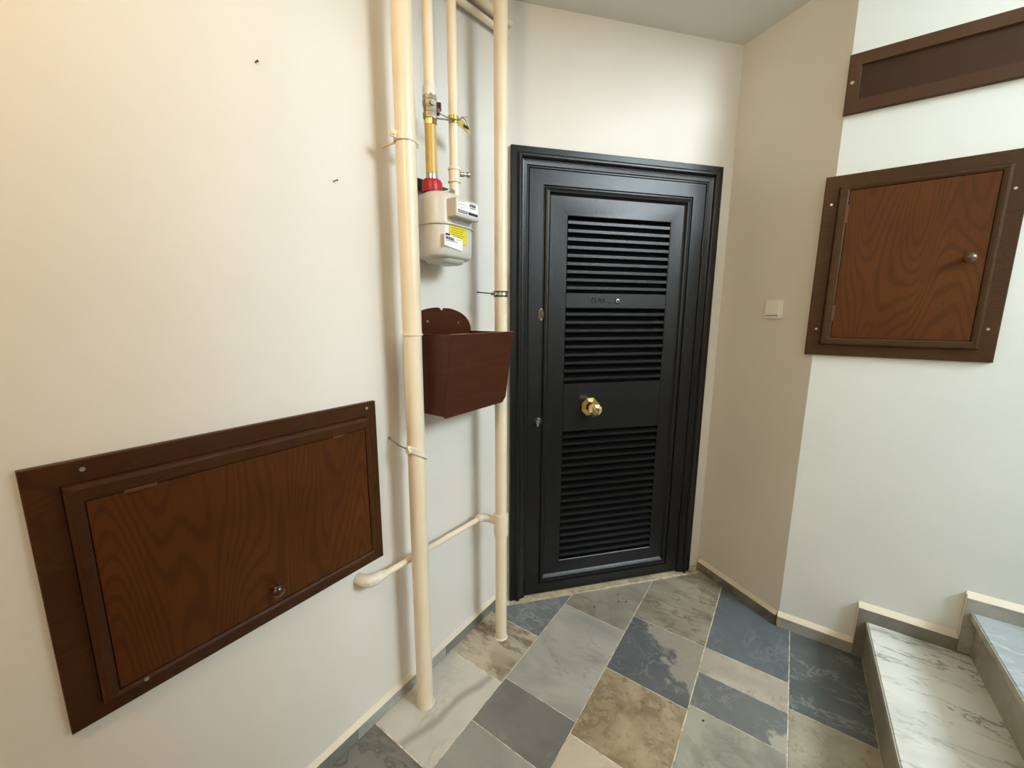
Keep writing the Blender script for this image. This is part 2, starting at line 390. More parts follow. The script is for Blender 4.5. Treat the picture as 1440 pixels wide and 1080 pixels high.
# the rest of the landing behind the camera, laid in the same bond
yy = -.3
for x0, x1, yt in ((-1.018, -.765, -.30), (-.762, -.472, .0), (-.469, -.173, .3), (-.169, .114, .5), (.118, .405, .617), (.409, .70, .617), (.704, 1.0, .617), (1.004, 1.3, .617)):
    y = yt-.004
    while y > YB+.05:
        y0 = max(YB+.01, y-.30); g = random.choice((120, 150, 172, 186))
        tiles.append((x0, x1, y0, y, dict(c1=S(g, g-2, g-10), c2=S(g-18, g-19, g-26), vein=S(g-60, g-66, g-78), seed=random.randint(30, 60))))
        y = y0-.004
mc = {}
th_n = dn; thc = (D0 + dn*.043)               # threshold line in front of the door
for i, (x0, x1, y0, y1, k) in enumerate(tiles):
    poly = [(x0, y0), (x1, y0), (x1, y1), (x0, y1)]
    poly = clip(poly, -dn.x, -dn.y, -(dn.x*thc.x+dn.y*thc.y))      # door side
    if x1 < .12: poly = clip(poly, -bn.x, -bn.y, -(bn.x*K1.x+bn.y*K1.y)+.03)
    poly = clip(poly, 0, 1, YS+(.20 if x1 < .12 else .03))
    if len(poly) < 3: continue
    m = marble('marble tile %d' % i, **k)
    dz = random.uniform(-.0004, .0005)
    t = MB().prism(poly, -.003, .0+dz, .0008).build('tile', m, floor)
# cement threshold strip under the door
a0 = D0+dn*.006+dd*.0; pts = [D0+dn*.0+dd*.02, D0+dn*.040+dd*-.01, D0+dn*.041+dd*.3, D0+dn*.035+dd*.6, D0+dn*.030+dd*1.03, D0+dn*.0+dd*1.04]
b = MB().prism([tuple(p.xy) for p in pts], -.003, .0025, .001)
M['thr'] = marble('worn cement threshold', S(206, 194, 166), S(176, 162, 134), S(128, 112, 86), vs=20, vw=.08, va=.6, seed=70, scale=14, rough=.8)
b.build('threshold_strip', M['thr'], floor)
b = MB()
for (x, y) in ((-.58, 1.745), (-.53, 1.72), (-.64, 1.60), (-.12, 1.31), (-.56, 1.70)): b.lathe((x, y, 0), (0, 0, 1), [(0, .004), (.002, .003), (.003, .001)], 7)
gr = b.build('grit', M['ink'], floor); gr['kind'] = 'stuff'
# cement where the frame's right foot meets the floor
b = MB().prism([tuple((D0+dd*u+dn*h).xy) for u, h in ((.985, .0), (.985, .035), (1.02, .030), (1.045, .012), (1.05, .0))], -.003, .018, .008)
b.build('cement_patch', M['thr'], floor)

# ---- skirtings
M['sk1'] = marble('grey marble skirting', S(136, 133, 124), S(116, 113, 104), S(92, 88, 78), vs=9, va=.4, seed=71, scale=5)
M['sk2'] = marble('brown grey marble skirting', S(148, 138, 120), S(112, 104, 90), S(84, 76, 62), vs=12, va=.6, vw=.05, seed=72, scale=8)
M['sk3'] = marble('pale grey marble skirting', S(170, 168, 160), S(150, 149, 142), S(120, 114, 104), vs=8, va=.5, seed=73, scale=6)
def skirting(name, label, mats, org, ang, u0, u1, cuts, z=.042, th=.012, ledge=.016):
    t = thing(name, label, 'skirting', org, ang, kind='structure')
    cs = [u0]+cuts+[u1]
    for i in range(len(cs)-1):
        MB().box(cs[i]+.0006, cs[i+1]-.0006, -th, -.0002, 0, z, .0008).build('marble_strip', mats[i % len(mats)], t)
    l = MB(); l.add([(u0, -th, z), (u1, -th, z), (u1, 0, z+ledge), (u0, 0, z+ledge), (u0, 0, z), (u1, 0, z)], [(0, 1, 2, 3), (0, 3, 4), (1, 5, 2), (0, 4, 5, 1), (3, 2, 5, 4)])
    l.build('painted_ledge', M['ledge'], t)
    return t
skirting('baseboard_left', 'grey marble skirting with cream ledge along the left wall', [M['sk1'], M['sk3']], (XL, 0, 0), R(90), YB, K0.y-.008, [-1.0, -.1, .60, 1.0])
skirting('baseboard_corner', 'brown grey marble skirting at the foot of the tan wall', [M['sk2']], K1, BA, .012, BL-.006, [], .045, .013, .018)
# stepped skirting beside the stairs: each piece rises with its step
st = thing('baseboard_stair', 'stepped pale marble skirting climbing beside the steps', 'skirting', (0, YS, 0), 0, kind='structure')
xs = [K2.x-.004]+[X1-.033+i*TD for i in range(11)]
for i in range(10):
    z0, z1 = max(0, i*RH-.02 if i else 0), i*RH+.048
    if i > 0: z0 = (i-1)*RH+.001
    th = .02 if i else .016
    xa, xb = xs[i], xs[i+1]
    b = MB()
    if i == 0: b.box(xa, xb-.001, -th, -.0002, 0, z1, .0008)
    else: b.box(xa, xb-.001, -th, -.0002, z0 + (.0 if i == 1 else .0), z1, .0008)
    b.build('marble_strip', [M['sk3'], M['sk1']][i % 2], st)
    l = MB(); zz = z1+.001
    l.add([(xa, -th, zz), (xb-.001, -th, zz), (xb-.001, 0, zz+.018), (xa, 0, zz+.018), (xa, 0, zz), (xb-.001, 0, zz)], [(0, 1, 2, 3), (0, 3, 4), (1, 5, 2), (0, 4, 5, 1), (3, 2, 5, 4)])
    if i: l.box(xa-.003, xa-.0005, -th+.001, 0, z0+.06, zz+.012)
    l.build('painted_ledge', M['ledge'], st)

# ---- staircase
M['tread_a'] = marble('white veined tread', S(226, 226, 219), S(210, 210, 202), S(104, 106, 104), vs=4, vw=.016, va=.9, seed=40, scale=3, stretch=3.2, rot=14, rough=.3)
M['tread_b'] = marble('bluish tread', S(172, 180, 182), S(152, 161, 165), S(214, 220, 222), vs=5, vw=.03, va=.7, seed=41, scale=3, stretch=2.4, rot=8)
M['riser'] = marble('riser marble', S(176, 168, 150), S(152, 144, 128), S(110, 100, 84), vs=6, vw=.03, va=.5, seed=42, scale=4)
M['nose'] = marble('tread front edge', S(196, 190, 176), S(170, 162, 146), S(120, 110, 92), vs=9, vw=.04, va=.5, seed=43, scale=8)
sr = thing('staircase', 'marble steps climbing to the right beside the white wall', 'stairs', (0, 0, 0), 0, kind='structure')
NS = 9
for i in range(NS):
    x = X1+i*TD; z = (i+1)*RH; nx = .0 if i == 0 else .012
    y1 = YS-.0205
    MB().box(x, x+.02, YN, y1, i*RH+(.001 if i else .0), z-.026).build('riser', M['riser'], sr)
    tb = MB().box(x-nx-.004, x+TD+.012 if i < NS-1 else XE-.01, YN-.01, y1, z-.026, z, .003)
    t = tb.build('tread', M['tread_a'] if i % 2 == 0 else M['tread_b'], sr)
    MB().box(x-nx-.0065, x-nx-.0045, YN-.01, y1, z-.024, z-.002).build('tread_edge', M['nose'], t)
b = MB().prism([(X1+.021, YN+.001), (XE-.02, YN+.001), (XE-.02, YS-.022), (X1+.021, YS-.022)], 0.0, RH-.028)
for i in range(1, NS): b.box(X1+i*TD+.021, XE-.02, YN+.001, YS-.022, i*RH-.0, (i+1)*RH-.028)
b.build('stair_core', M['grout'], sr)

# ------------------------------------------------------------------ black louvred door
door = thing('door_1', 'black steel door with three banks of louvres and a brass knob', 'door', D0, DA, kind='structure')
fb = MB(); FW, FH = .992, 2.018
def inr(i, h): return (i, 0.001, FW-i, FH-i, h)
prof = [(0, 0.0005), (0, .016), (.003, .019), (.024, .020), (.027, .026), (.033, .030), (.039, .030), (.044, .026), (.047, .018), (.056, .015), (.066, .013), (.070, .009), (.074, .009), (.0745, -.05)]
fb.rects([inr(i, h) for i, h in prof], openb=True)
fb.build('door_frame', M['black'], door, smooth=True, angle=25)
lf = MB()
L0, L1, B0, B1 = .078, .914, .010, 1.941
R_ = lambda a, b_, c_, d_, h: (a, c_, b_, d_, h)
lf.rects([R_(L0, L1, B0, B1, -.04), R_(L0, L1, B0, B1, .008), R_(L0+.002, L1-.002, B0+.002, B1-.002, .010),
          R_(.138, .850, .060, 1.882, .010), R_(.141, .847, .063, 1.879, .004), R_(.147, .841, .069, 1.873, .005),
          R_(.151, .837, .074, 1.869, .012), R_(.158, .830, .082, 1.862, .015), R_(.165, .823, .090, 1.855, .013), R_(.170, .818, .098, 1.850, .004),
          R_(.175, .813, .103, 1.845, .001), R_(.180, .808, .108, 1.840, .001), R_(.247, .746, .171, 1.769, .0105), R_(.250, .743, .174, 1.766, .008),
          R_(.250, .743, .174, 1.766, -.03)])
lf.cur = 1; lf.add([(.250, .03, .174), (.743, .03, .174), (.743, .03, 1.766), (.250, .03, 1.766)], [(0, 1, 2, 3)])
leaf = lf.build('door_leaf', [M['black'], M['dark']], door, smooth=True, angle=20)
for z0, z1, nm in ((.822, 1.046, 'lock_rail'), (1.384, 1.450, 'upper_rail')):
    MB().box(.2505, .7425, -.009, .028, z0, z1, .002).build(nm, M['black'], leaf)
# louvre slats: one mesh shared by all
sm = MB(); sm.add([(.2515, -.0085, -.0055), (.2515, -.0085, .0065), (.2515, -.0055, .0085), (.2515, .022, .020), (.2515, .022, .012), (.2515, -.004, -.0065),
                   (.7415, -.0085, -.0055), (.7415, -.0085, .0065), (.7415, -.0055, .0085), (.7415, .022, .020), (.7415, .022, .012), (.7415, -.004, -.0065)],
                  [(5, 4, 3, 2, 1, 0), (6, 7, 8, 9, 10, 11)]+[(i, (i+1) % 6, 6+(i+1) % 6, 6+i) for i in range(6)])
slat0 = sm.build('slat', M['black'], leaf)
zs = []
for za, zb, n in ((1.450, 1.766, 9), (1.046, 1.384, 9), (.174, .822, 18)):
    p = (zb-za)/(n+.35)
    zs += [za+p*(k+.62) for k in range(n)]
for k, z in enumerate(zs):
    o = slat0 if k == 0 else slat0.copy()
    if k: C.objects.link(o); o.parent = leaf
    o.location = (0, 0, z)
# furniture of the door
kn = MB(); kn.lathe((.381, -.010, .936), (0, -1, 0), [(0, .044), (.003, .044), (.012, .026), (.014, .013), (.042, .012), (.045, .018), (.052, .033), (.064, .035), (.076, .025), (.080, .012), (.081, .0)], 8, .5)
kn.build('door_knob', M['brass'], leaf)['label'] = 'octagonal brass knob'
e = MB(); e.hprism([(.135+.013*math.cos(a*math.pi/12), 1.356+.031*math.sin(a*math.pi/12)) for a in range(24)], .010, .0135)
eo = e.build('escutcheon', M['brass_worn'], leaf)
e = MB(); e.lathe((.135, -.0135, 1.378), (0, -1, 0), [(0, .004), (.002, .003), (.0022, 0)], 10); e.lathe((.135, -.0135, 1.334), (0, -1, 0), [(0, .004), (.002, .003), (.0022, 0)], 10)
e.build('cover_screws', M['steel'], leaf)
e = MB(); e.lathe((.127, -.010, .874), (0, -1, 0), [(0, .024), (.003, .024), (.006, .019), (.0065, 0)], 24); e.build('lock_rosette', M['black'], leaf, smooth=True)
e = MB(); pr = [(.127+.0085*math.cos(R(a)), .880+.0085*math.sin(R(a))) for a in range(-50, 231, 20)]+[(.1225, .860), (.127, .8565), (.1315, .860)]
e.hprism(pr, .0163, .0195); e.cur = 1; e.hprism([(.1262, .874), (.1278, .874), (.1278, .886), (.1262, .886)], .0195, .0197)
e.build('key_cylinder', [M['steel'], M['ink']], leaf)['label'] = 'silver key cylinder'
e = MB(); e.lathe((.497, -.009, 1.417), (0, -1, 0), [(0, .0125), (.003, .0125), (.0042, .0095)], 20); e.cur = 1; e.lathe((.497, -.0125, 1.417), (0, -1, 0), [(0, .0085), (.001, .0085), (.0014, .0065), (.0004, .006), (.0001, .0)], 20)
e.build('peephole', [M['black'], M['steel']], leaf, smooth=True)
for z in (1.675, .30):
    e = MB(); e.tube([(.916, -.012, z-.05), (.916, -.012, z+.05)], .006, 10); e.lathe((.916, -.012, z), (0, 0, 1), [(-.002, .0072), (.002, .0072)], 10)
    e.build('hinge', M['black'], door, smooth=True)
# worn sticker residue on the upper rail
e = MB()
def stroke(p, w=.0016, h0=.0091, h1=.0096):
    for (a, b_) in zip(p[:-1], p[1:]):
        dx, dz = b_[0]-a[0], b_[1]-a[1]; L = math.hypot(dx, dz) or 1; nx, nz = -dz/L*w, dx/L*w
        e.hprism([(a[0]-nx, a[1]-nz), (b_[0]-nx, b_[1]-nz), (b_[0]+nx, b_[1]+nz), (a[0]+nx, a[1]+nz)], h0, h1)
bu, bz = .372, 1.417
stroke([(bu+.020, bz+.011), (bu+.006, bz+.012), (bu-.002, bz+.002), (bu+.004, bz-.010), (bu+.020, bz-.010), (bu+.022, bz), (bu+.010, bz)])
stroke([(bu+.030, bz-.010), (bu+.034, bz+.009), (bu+.046, bz+.004), (bu+.036, bz), (bu+.048, bz-.010)])
stroke([(bu+.052, bz+.009), (bu+.068, bz-.008)]); stroke([(bu+.066, bz+.009), (bu+.052, bz-.008)])
stroke([(bu+.074, bz-.004), (bu+.080, bz-.009), (bu+.092, bz-.010)])
e.build('worn_lettering', M['dark'], leaf)

# ------------------------------------------------------------------ wooden cabinets
def ring3(b, u0, z0, u1, z1, prof):
    b.rects([(u0+i, z0+i, u1-i, z1-i, h) for i, h in prof])
def cabinet(name, label, cat, loc, rz, out, th, mould, mth, doorr, dth, fm, dm, knob, knobm, hinges, screws, km):
    t = thing(name, label, cat, loc, rz)
    b = MB(); b.rects([(*out, .0008), (*out, th-.002), (out[0]+.002, out[1]+.002, out[2]-.002, out[3]-.002, th),
                       (mould[0]-.001, mould[1]-.001, mould[2]+.001, mould[3]+.001, th), (mould[0], mould[1], mould[2], mould[3], .002)])
    b.build('frame', fm, t)
    m0, m1, m2, m3 = mould; e = .0015
    b = MB(); b.rects([(m0, m1, m2, m3, .0008), (m0, m1, m2, m3, mth-.005), (m0+.003, m1+.003, m2-.003, m3-.003, mth-.001), (m0+.008, m1+.008, m2-.008, m3-.008, mth),
                       (doorr[0]-.006, doorr[1]-.006 if doorr[1]-.006 > m1+.009 else m1+.0095, doorr[2]+.006 if doorr[2]+.006 < m2-.009 else m2-.0095, doorr[3]+.006, mth-.001),
                       (doorr[0]-e, doorr[1]-e, doorr[2]+e, doorr[3]+e, mth-.003), (doorr[0]-e, doorr[1]-e, doorr[2]+e, doorr[3]+e, .001)])
    b.build('moulding', fm, t)
    b = MB(); d = doorr; b.rects([(*d, .001), (*d, dth-.001), (d[0]+.001, d[1]+.001, d[2]-.001, d[3]-.001, dth)], cap=True)
    dr = b.build('door', dm, t)
    if knob:
        b = MB(); b.lathe((knob[0], -dth, knob[1]), (0, -1, 0), [(0, .010), (.004, .008), (.008, .007), (.012, .011), (.018, .0155), (.024, .0155), (.030, .011), (.033, .004), (.0335, 0)], 24)
        b.build('knob', knobm, dr, smooth=True)
    for (a0, a1, c0, c1) in hinges:
        MB().box(a0, a1, -dth-.0035, -dth+.0005, c0, c1, .001).build('hinge', km, t)
    for (u, z, h) in screws:
        b = MB(); b.lathe((u, -h, z), (0, -1, 0), [(0, .0042), (.001, .004), (.0012, .002), (.0006, 0)], 14); b.build('screw', M['steel'], t, smooth=True)
    return t
M['brown_hinge'] = gloss('painted hinge', srgb(92, 58, 36), .3, .2)
cabinet('meter_cabinet', 'long low dark wooden cabinet with flap door on the left wall', 'cabinet', (XL, 0, 0), R(90),
        (.042, .583, .731, 1.095), .015, (.086, .618, .694, 1.054), .034, (.110, .634, .679, 1.021), .030,
        M['oak_frame_l'], M['oak_door_l'], (.397, .678), M['knob_wood'],
        [(.160, .208, 1.017, 1.024), (.578, .612, 1.017, 1.024)], [(.115, 1.077, .015), (.700, 1.078, .015), (.147, .627, .0335)], M['brown_hinge'])
cabinet('meter_cabinet', 'square brown wooden cabinet with a round knob on the white stair wall', 'cabinet', (0, YS, 0), 0,
        (.042, 1.205, .541, 1.856), .014, (.085, 1.246, .500, 1.815), .026, (.116, 1.274, .478, 1.797), .022,
        M['oak_frame_r'], M['oak_door_r'], (.438, 1.539), M['knob_brown'],
        [(.109, .118, 1.685, 1.75), (.109, .118, 1.335, 1.395)], [(.067, 1.758, .014), (.070, 1.305, .014), (.513, 1.742, .014), (.515, 1.313, .014)], M['brown_hinge'])
# long recessed panel above it
t = thing('wall_panel', 'long brown recessed wooden panel high on the white stair wall', 'panel', (0, YS, 0), 0)
b = MB(); out = (.066, 2.058, .86, 2.249)
b.rects([(*out, .0008), (*out, .014), (out[0]+.002, out[1]+.002, out[2]-.002, out[3]-.002, .016), (.100, 2.099, .826, 2.210, .016), (.103, 2.102, .823, 2.207, .006)])
b.build('frame', M['panel_frame'], t)
b = MB(); b.rects([(.1032, 2.1022, .8228, 2.2068, .001), (.1032, 2.1022, .8228, 2.2068, .006)], cap=True); b.build('panel', M['panel_dark'], t)
for u, z in ((.080, 2.158), (.846, 2.158)):
    b = MB(); b.lathe((u, -.016, z), (0, -1, 0), [(0, .006), (.0015, .005), (.002, 0)], 14); b.build('screw', M['steel'], t, smooth=True)

# ------------------------------------------------------------------ light switch on the tan wall
t = thing('light_switch', 'small white light switch on the tan wall right of the door', 'switch', K1+bd*.269, BA)
def rrect(u0, z0, u1, z1, r, n=4):
    P = []
    for cx, cy, a in ((u1-r, z0+r, -90), (u1-r, z1-r, 0), (u0+r, z1-r, 90), (u0+r, z0+r, 180)):
        for k in range(n+1): P.append((cx+r*math.cos(R(a+90*k/n)), cy+r*math.sin(R(a+90*k/n))))
    return P
b = MB(); b.hprism(rrect(-.039, 1.342, .039, 1.420, .006), .0005, .010); b.build('switch_plate', M['white_plastic'], t, bevel=.002)
b = MB(); b.hprism(rrect(-.029, 1.353, .029, 1.411, .003), .010, .016); ro = b.build('rocker', M['white_plastic'], t, bevel=.0012)
b = MB(); b.hprism([(-.026, 1.3545), (.026, 1.3545), (.026, 1.358), (-.026, 1.358)], .016, .0164); b.build('indicator_slot', M['ink_grey'], ro)  # dark line of the indicator slot low on the rocker

# ------------------------------------------------------------------ pipes on the left wall
def ringpts(cx, cy, r, a0, a1, n, z): return [(cx+r*math.cos(R(a0+(a1-a0)*k/n)), cy+r*math.sin(R(a0+(a1-a0)*k/n)), z) for k in range(n+1)]
def band(b, cx, cy, r, z0, z1, th=.002, a0=0, a1=360, n=32, k_=0):
    # strap around a vertical pipe
    vs = []; fs = []
    for k in range(n+1):
        a = R(a0+(a1-a0)*k/n); c, s = math.cos(a), math.sin(a)
        dz = -k_*r*s
        vs += [(cx+r*c, cy+r*s, z0+dz), (cx+(r+th)*c, cy+(r+th)*s, z0+dz), (cx+(r+th)*c, cy+(r+th)*s, z1+dz), (cx+r*c, cy+r*s, z1+dz)]
    for k in range(n):
        for i in range(4):
            j = (i+1) % 4; fs.append((k*4+i, k*4+j, k*4+4+j, k*4+4+i))
    if abs(a1-a0) < 360: fs += [(0, 1, 2, 3), tuple(n*4+i for i in (3, 2, 1, 0))]
    b.add(vs, fs)
BX, BY, BR = -.935, .815, .0275
t = thing('standpipe', 'thick cream pipe standing nearest on the left wall, floor to top', 'pipe', (BX, BY, 0))
b = MB(); b.tube([(0, -.004, .001), (0, 0, 1.292)], BR, 32); b.tube([(0, 0, 1.294), (0, .005, CZ-.001)], BR+.0008, 32)
b.build('pipe', M['pipe'], t, smooth=True)
b = MB(); b.lathe((0, 0, 0), (0, 0, 1), [(1.290, BR+.001), (1.291, BR+.0035), (1.2955, BR+.0035), (1.297, BR+.002)], 32); b.build('socket_rim', M['pipe'], t, smooth=True)
b = MB(); b.lathe((0, 0, 0), (0, 0, 1), [(.0005, BR+.0035), (.001, BR+.003), (.002, BR+.0012), (.003, BR+.0004)], 32); b.build('floor_collar', M['ledge'], t, smooth=True)
def clamp(parent, r, z, mat, ears=True, wall=True):
    b = MB(); band(b, 0, 0, r+.0005, z-.011, z+.009, .0022)
    if ears:
        for s in (-1, 1):
            b.box(-.003, .003, s*(r+.002) if s > 0 else -(r+.020), s*(r+.020) if s > 0 else -(r+.002), z-.009, z+.009)
            b.lathe((.003, s*(r+.013), z), (1, 0, 0), [(0, .006), (.004, .006), (.006, .004), (.0065, 0)], 12)
            b.lathe((-.003, s*(r+.013), z), (-1, 0, 0), [(0, .0075), (.005, .0075), (.0055, 0)], 12)
    if wall: b.tube([(-r-.001, 0, z), (XL-BX+.0, 0, z)], .0035, 8)
    return b.build('clamp', mat, parent, smooth=True)
clamp(t, BR+.001, 1.832, M['pipe'])
# lower clamp is wired to the wall
b = MB(); band(b, 0, 0, BR+.0005, .914, .932, .006, k_=.72)
b.box(-.004, .008, -(BR+.012), -(BR+.001), .930, .954, .002); b.lathe((.008, -(BR+.007), .940), (1, 0, 0), [(0, .006), (.004, .005), (.0045, 0)], 10)
b.build('clamp', M['pipe_old'], t, smooth=True)
b = MB(); b.tube([(.0, -(BR+.010), .945), (-.04, -.040, .952), (-.0945, -.030, .962)], .002, 8); b.tube([(0, -BR-.008, .946), (-BR-.004, -.01, .953), (-BR-.004, .02, .957), (0, BR+.004, .960), (.004, BR+.004, .950)], .0017, 8)
b.lathe((-.0945, -.030, .962), (1, 0, 0), [(0, .005), (.003, .005), (.004, 0)], 10)
b.build('tie_wire', M['valve'], t, smooth=True)

# right standpipe with a branch to the left
RX, RY, RR = -.895, 1.206, .0235
t = thing('standpipe', 'cream pipe standing in the corner just left of the black door', 'pipe', (RX, RY, 0))
b = MB(); b.tube([(0, 0, .001), (0, 0, CZ-.001)], RR, 28); b.build('pipe', M['pipe'], t, smooth=True)
b = MB(); b.lathe((0, 0, 0), (0, 0, 1), [(.0005, RR+.005), (.0012, RR+.004), (.0025, RR+.0015), (.004, RR+.0005)], 28); b.build('floor_collar', M['ledge'], t, smooth=True)
b = MB(); b.lathe((0, 0, 0), (0, 0, 1), [(.470, RR+.0005), (.471, RR+.005), (.478, RR+.006), (.556, RR+.006), (.563, RR+.005), (.564, RR+.0005)], 28)
b.tube([(-.015, -.003, .528), (-.045, -.010, .531)], .017, 18); te = b.build('tee', M['pipe'], t, smooth=True)
el = (-.068, -.022, .533)
b = MB(); b.tube([(-.040, -.008, .531), (-.056, -.013, .532), (-.074, -.020, .5325), (-.082, -.034, .533), (-.0825, -.052, .5335)], [.014, .0155, .017, .0165, .0155], 18); b.build('elbow', M['pipe_old'], t, smooth=True)
b = MB(); b.tube([(-.0825, -.045, .532), (-.0825, -.525, .549)], .0105, 18); b.build('branch_pipe', M['pipe'], t, smooth=True)
b = MB(); b.tube([(-.0825, -.495, .548), (-.0825, -.512, .549), (-.084, -.532, .549), (-.091, -.549, .548), (-.104, -.558, .547), (-.1345, -.560, .546)], [.0125, .0155, .0185, .020, .019, .018], 18)
b.build('pipe_end', M['pipe_old'], t, smooth=True)
b = MB(); band(b, 0, 0, RR+.0003, 1.418, 1.4225, .0025); band(b, 0, 0, RR+.0003, 1.4335, 1.438, .0025); b.cur = 1
band(b, 0, 0, RR+.0003, 1.4228, 1.4332, .0015)
b.lathe((-.006, -(RR+.009), 1.428), (-.2, 0, 0), [(-.008, .006), (.012, .006)], 10)
b.build('clamp', [M['clampband'], M['steel']], t, smooth=True)
b = MB(); b.tube([(-.006, -(RR+.009), 1.428), (XL-RX+.0005, .028, 1.440)], .0022, 8); b.lathe((XL-RX+.0005, .028, 1.440), (1, 0, 0), [(0, .004), (.002, .0035)], 8)
b.build('wall_screw', M['nail'], t, smooth=True)

# two thin pipes climbing across the corner near the ceiling
PX = -.965
for lab, a, c, r in (('thin cream pipe slanting behind the corner pipe at the top, lower one', (-1.008, .90, 2.342), (-1.008, 1.405, 2.403), .0115),
                     ('thicker cream pipe slanting behind the corner pipe at the top, upper one', (-1.004, .90, 2.385), (-1.004, 1.409, 2.446), .016)):
    t = thing('branch_pipe', lab, 'pipe', (0, 0, 0), 0, 'slanting pipes near the ceiling')
    t.location = a; dv = Vector(c)-Vector(a)
    b = MB(); b.tube([(0, 0, 0), tuple(dv)], r, 16); b.build('pipe', M['pipe'], t, smooth=True)
    b = MB(); b.tube([(0, 0, 0), (0, -.006, 0), (-.006, -.014, 0), (XL-a[0]+.0005, -.016, 0)], r*1.2, 14); b.build('elbow', M['pipe'], t, smooth=True)

# gas pipes
GX, G1, G2 = -.935, .913, 1.012
t = thing('gas_pipe', 'thin cream gas pipe with valve and yellow sleeve left above the meter', 'pipe', (GX, G1, 0))
b = MB(); b.tube([(0, 0, 1.99), (0, 0, CZ-.001)], .0158, 22); b.build('pipe', M['pipe'], t, smooth=True)
b = MB(); b.lathe((0, 0, 0), (0, 0, 1), [(1.975, .0195), (1.985, .020), (2.000, .0195), (2.006, .0165), (2.010, .016)], 24); b.build('socket', M['pipe_old'], t, smooth=True)
b = MB(); b.lathe((0, 0, 0), (0, 0, 1), [(1.914, .014), (1.915, .0205), (1.930, .0215), (1.932, .019), (1.940, .019), (1.950, .0215), (1.962, .0215), (1.966, .0205), (1.978, .0205), (1.979, .014)], 8, .3)
b.tube([(0, .012, 1.950), (0, .034, 1.950)], .008, 12); b.tube([(.012, -.006, 1.952), (.024, -.012, 1.952)], .008, 12)
b.build('ball_valve', M['valve'], t)
b = MB(); b.box(-.003, .004, .030, .036, 1.938, 1.974, .001); b.box(-.006, .007, .034, .040, 1.950, 1.974, .001)
b.build('valve_lever', M['maroon'], t)['label'] = 'maroon lever'
b = MB(); b.lathe((0, 0, 0), (0, 0, 1), [(1.898, .014), (1.899, .0195), (1.914, .0195), (1.915, .014)], 6); b.build('brass_nut', M['brass'], t)
b = MB(); b.tube([(0, 0, 1.765), (0, 0, 1.899)], .0168, 22); b.build('sleeve', M['yellow'], t, smooth=True)
b = MB(); b.lathe((0, 0, 0), (0, 0, 1), [(1.7505, .013), (1.751, .0175), (1.764, .0175), (1.7648, .013)], 16); b.build('union', M['steel'], t, smooth=True)

t = thing('gas_pipe', 'thin cream gas pipe with a gold tag, right above the meter', 'pipe', (GX, G2, 0))
b = MB(); b.tube([(0, 0, 1.775), (0, 0, CZ-.001)], .0148, 22); b.build('pipe', M['pipe'], t, smooth=True)
b = MB(); b.lathe((0, 0, 0), (0, 0, 1), [(1.722, .012), (1.724, .017), (1.735, .0185), (1.745, .016), (1.765, .0165), (1.767, .0205), (1.771, .0205), (1.773, .0178), (1.802, .0178), (1.804, .0205), (1.810, .0205), (1.813, .0152)], 24)
b.build('union', M['pipe'], t, smooth=True)
b = MB(); b.tube([(.010, .014, 1.795), (.016, .026, 1.796)], .0078, 12); b.tube([(.016, .026, 1.796), (.0215, .037, 1.797)], .0055, 12); b.tube([(.0215, .037, 1.797), (.0245, .0435, 1.798)], .0085, 12)
b.build('test_nipple', M['valve'], t, smooth=True)
b = MB(); band(b, 0, 0, .0151, 1.938, 1.960, .0012, -120, 40, 16)
b.cur = 0; b.add([(.012, .010, 1.960), (.018, .057, 1.949), (.018, .061, 1.924), (.012, .010, 1.936), (.0105, .0105, 1.960), (.0165, .0575, 1.949), (.0165, .0615, 1.924), (.0105, .0105, 1.936)],
      [(0, 1, 2, 3), (7, 6, 5, 4), (0, 4, 5, 1), (1, 5, 6, 2), (2, 6, 7, 3), (3, 7, 4, 0)])
b.cur = 1
for k in range(4): b.box(.0165+k*.0006, .0182+k*.0006, .030+k*.006, .033+k*.006, 1.936, 1.946-k*.001)
b.build('seal_tag', [M['gold'], M['ink']], t)['label'] = 'folded gold tag'
b = MB(); b.tube([(.004, -.064, 1.944), (.012, -.038, 1.940), (.016, -.012, 1.944), (.017, .006, 1.948), (.014, .030, 1.965), (.016, .044, 1.958), (.018, .050, 1.945)], .0019, 6)
b.tube([(.008, -.076, 1.925), (.014, -.040, 1.933), (.017, -.012, 1.942)], .0024, 6); b.tube([(.014, .018, 1.962), (.017, .050, 1.972)], .0009, 6)
b.build('seal_wire', M['valve'], t, smooth=True)

# ------------------------------------------------------------------ gas meter
GC = .963; XF = -.870; XB = -1.000                       # centre along the wall, front and back faces
t = thing('gas_meter', 'grey gas meter hanging below the two thin pipes', 'gas meter', (XL, GC, 0), R(90))
hf, hb = XF-XL, XB-XL                                    # depths from the wall
def dsec(w, hb, hf, r, n=8):
    # plan section: rounded front corners, slightly rounded back
    P = [(-w, -hb), (-w+.0, -(hf-r))]
    P = [(-w+.01, -hb)]
    for k in range(n+1):
        a = R(180+90*k/n); P.append((-w+r+r*math.cos(a), -(hf-r)+r*math.sin(a)))
    for k in range(n+1):
        a = R(270+90*k/n); P.append((w-r+r*math.cos(a), -(hf-r)+r*math.sin(a)))
    P.append((w-.01, -hb)); return P
def shell(b, levels):
    n = None; vs = []
    for z, sec in levels:
        n = len(sec); vs += [(x, y, z) for x, y in sec]
    fs = []
    for k in range(len(levels)-1):
        for i in range(n): j = (i+1) % n; fs.append((k*n+i, k*n+j, (k+1)*n+j, (k+1)*n+i))
    fs += [tuple(reversed(range(n))), tuple(range((len(levels)-1)*n, len(levels)*n))]
    b.add(vs, fs)
w2 = .0865
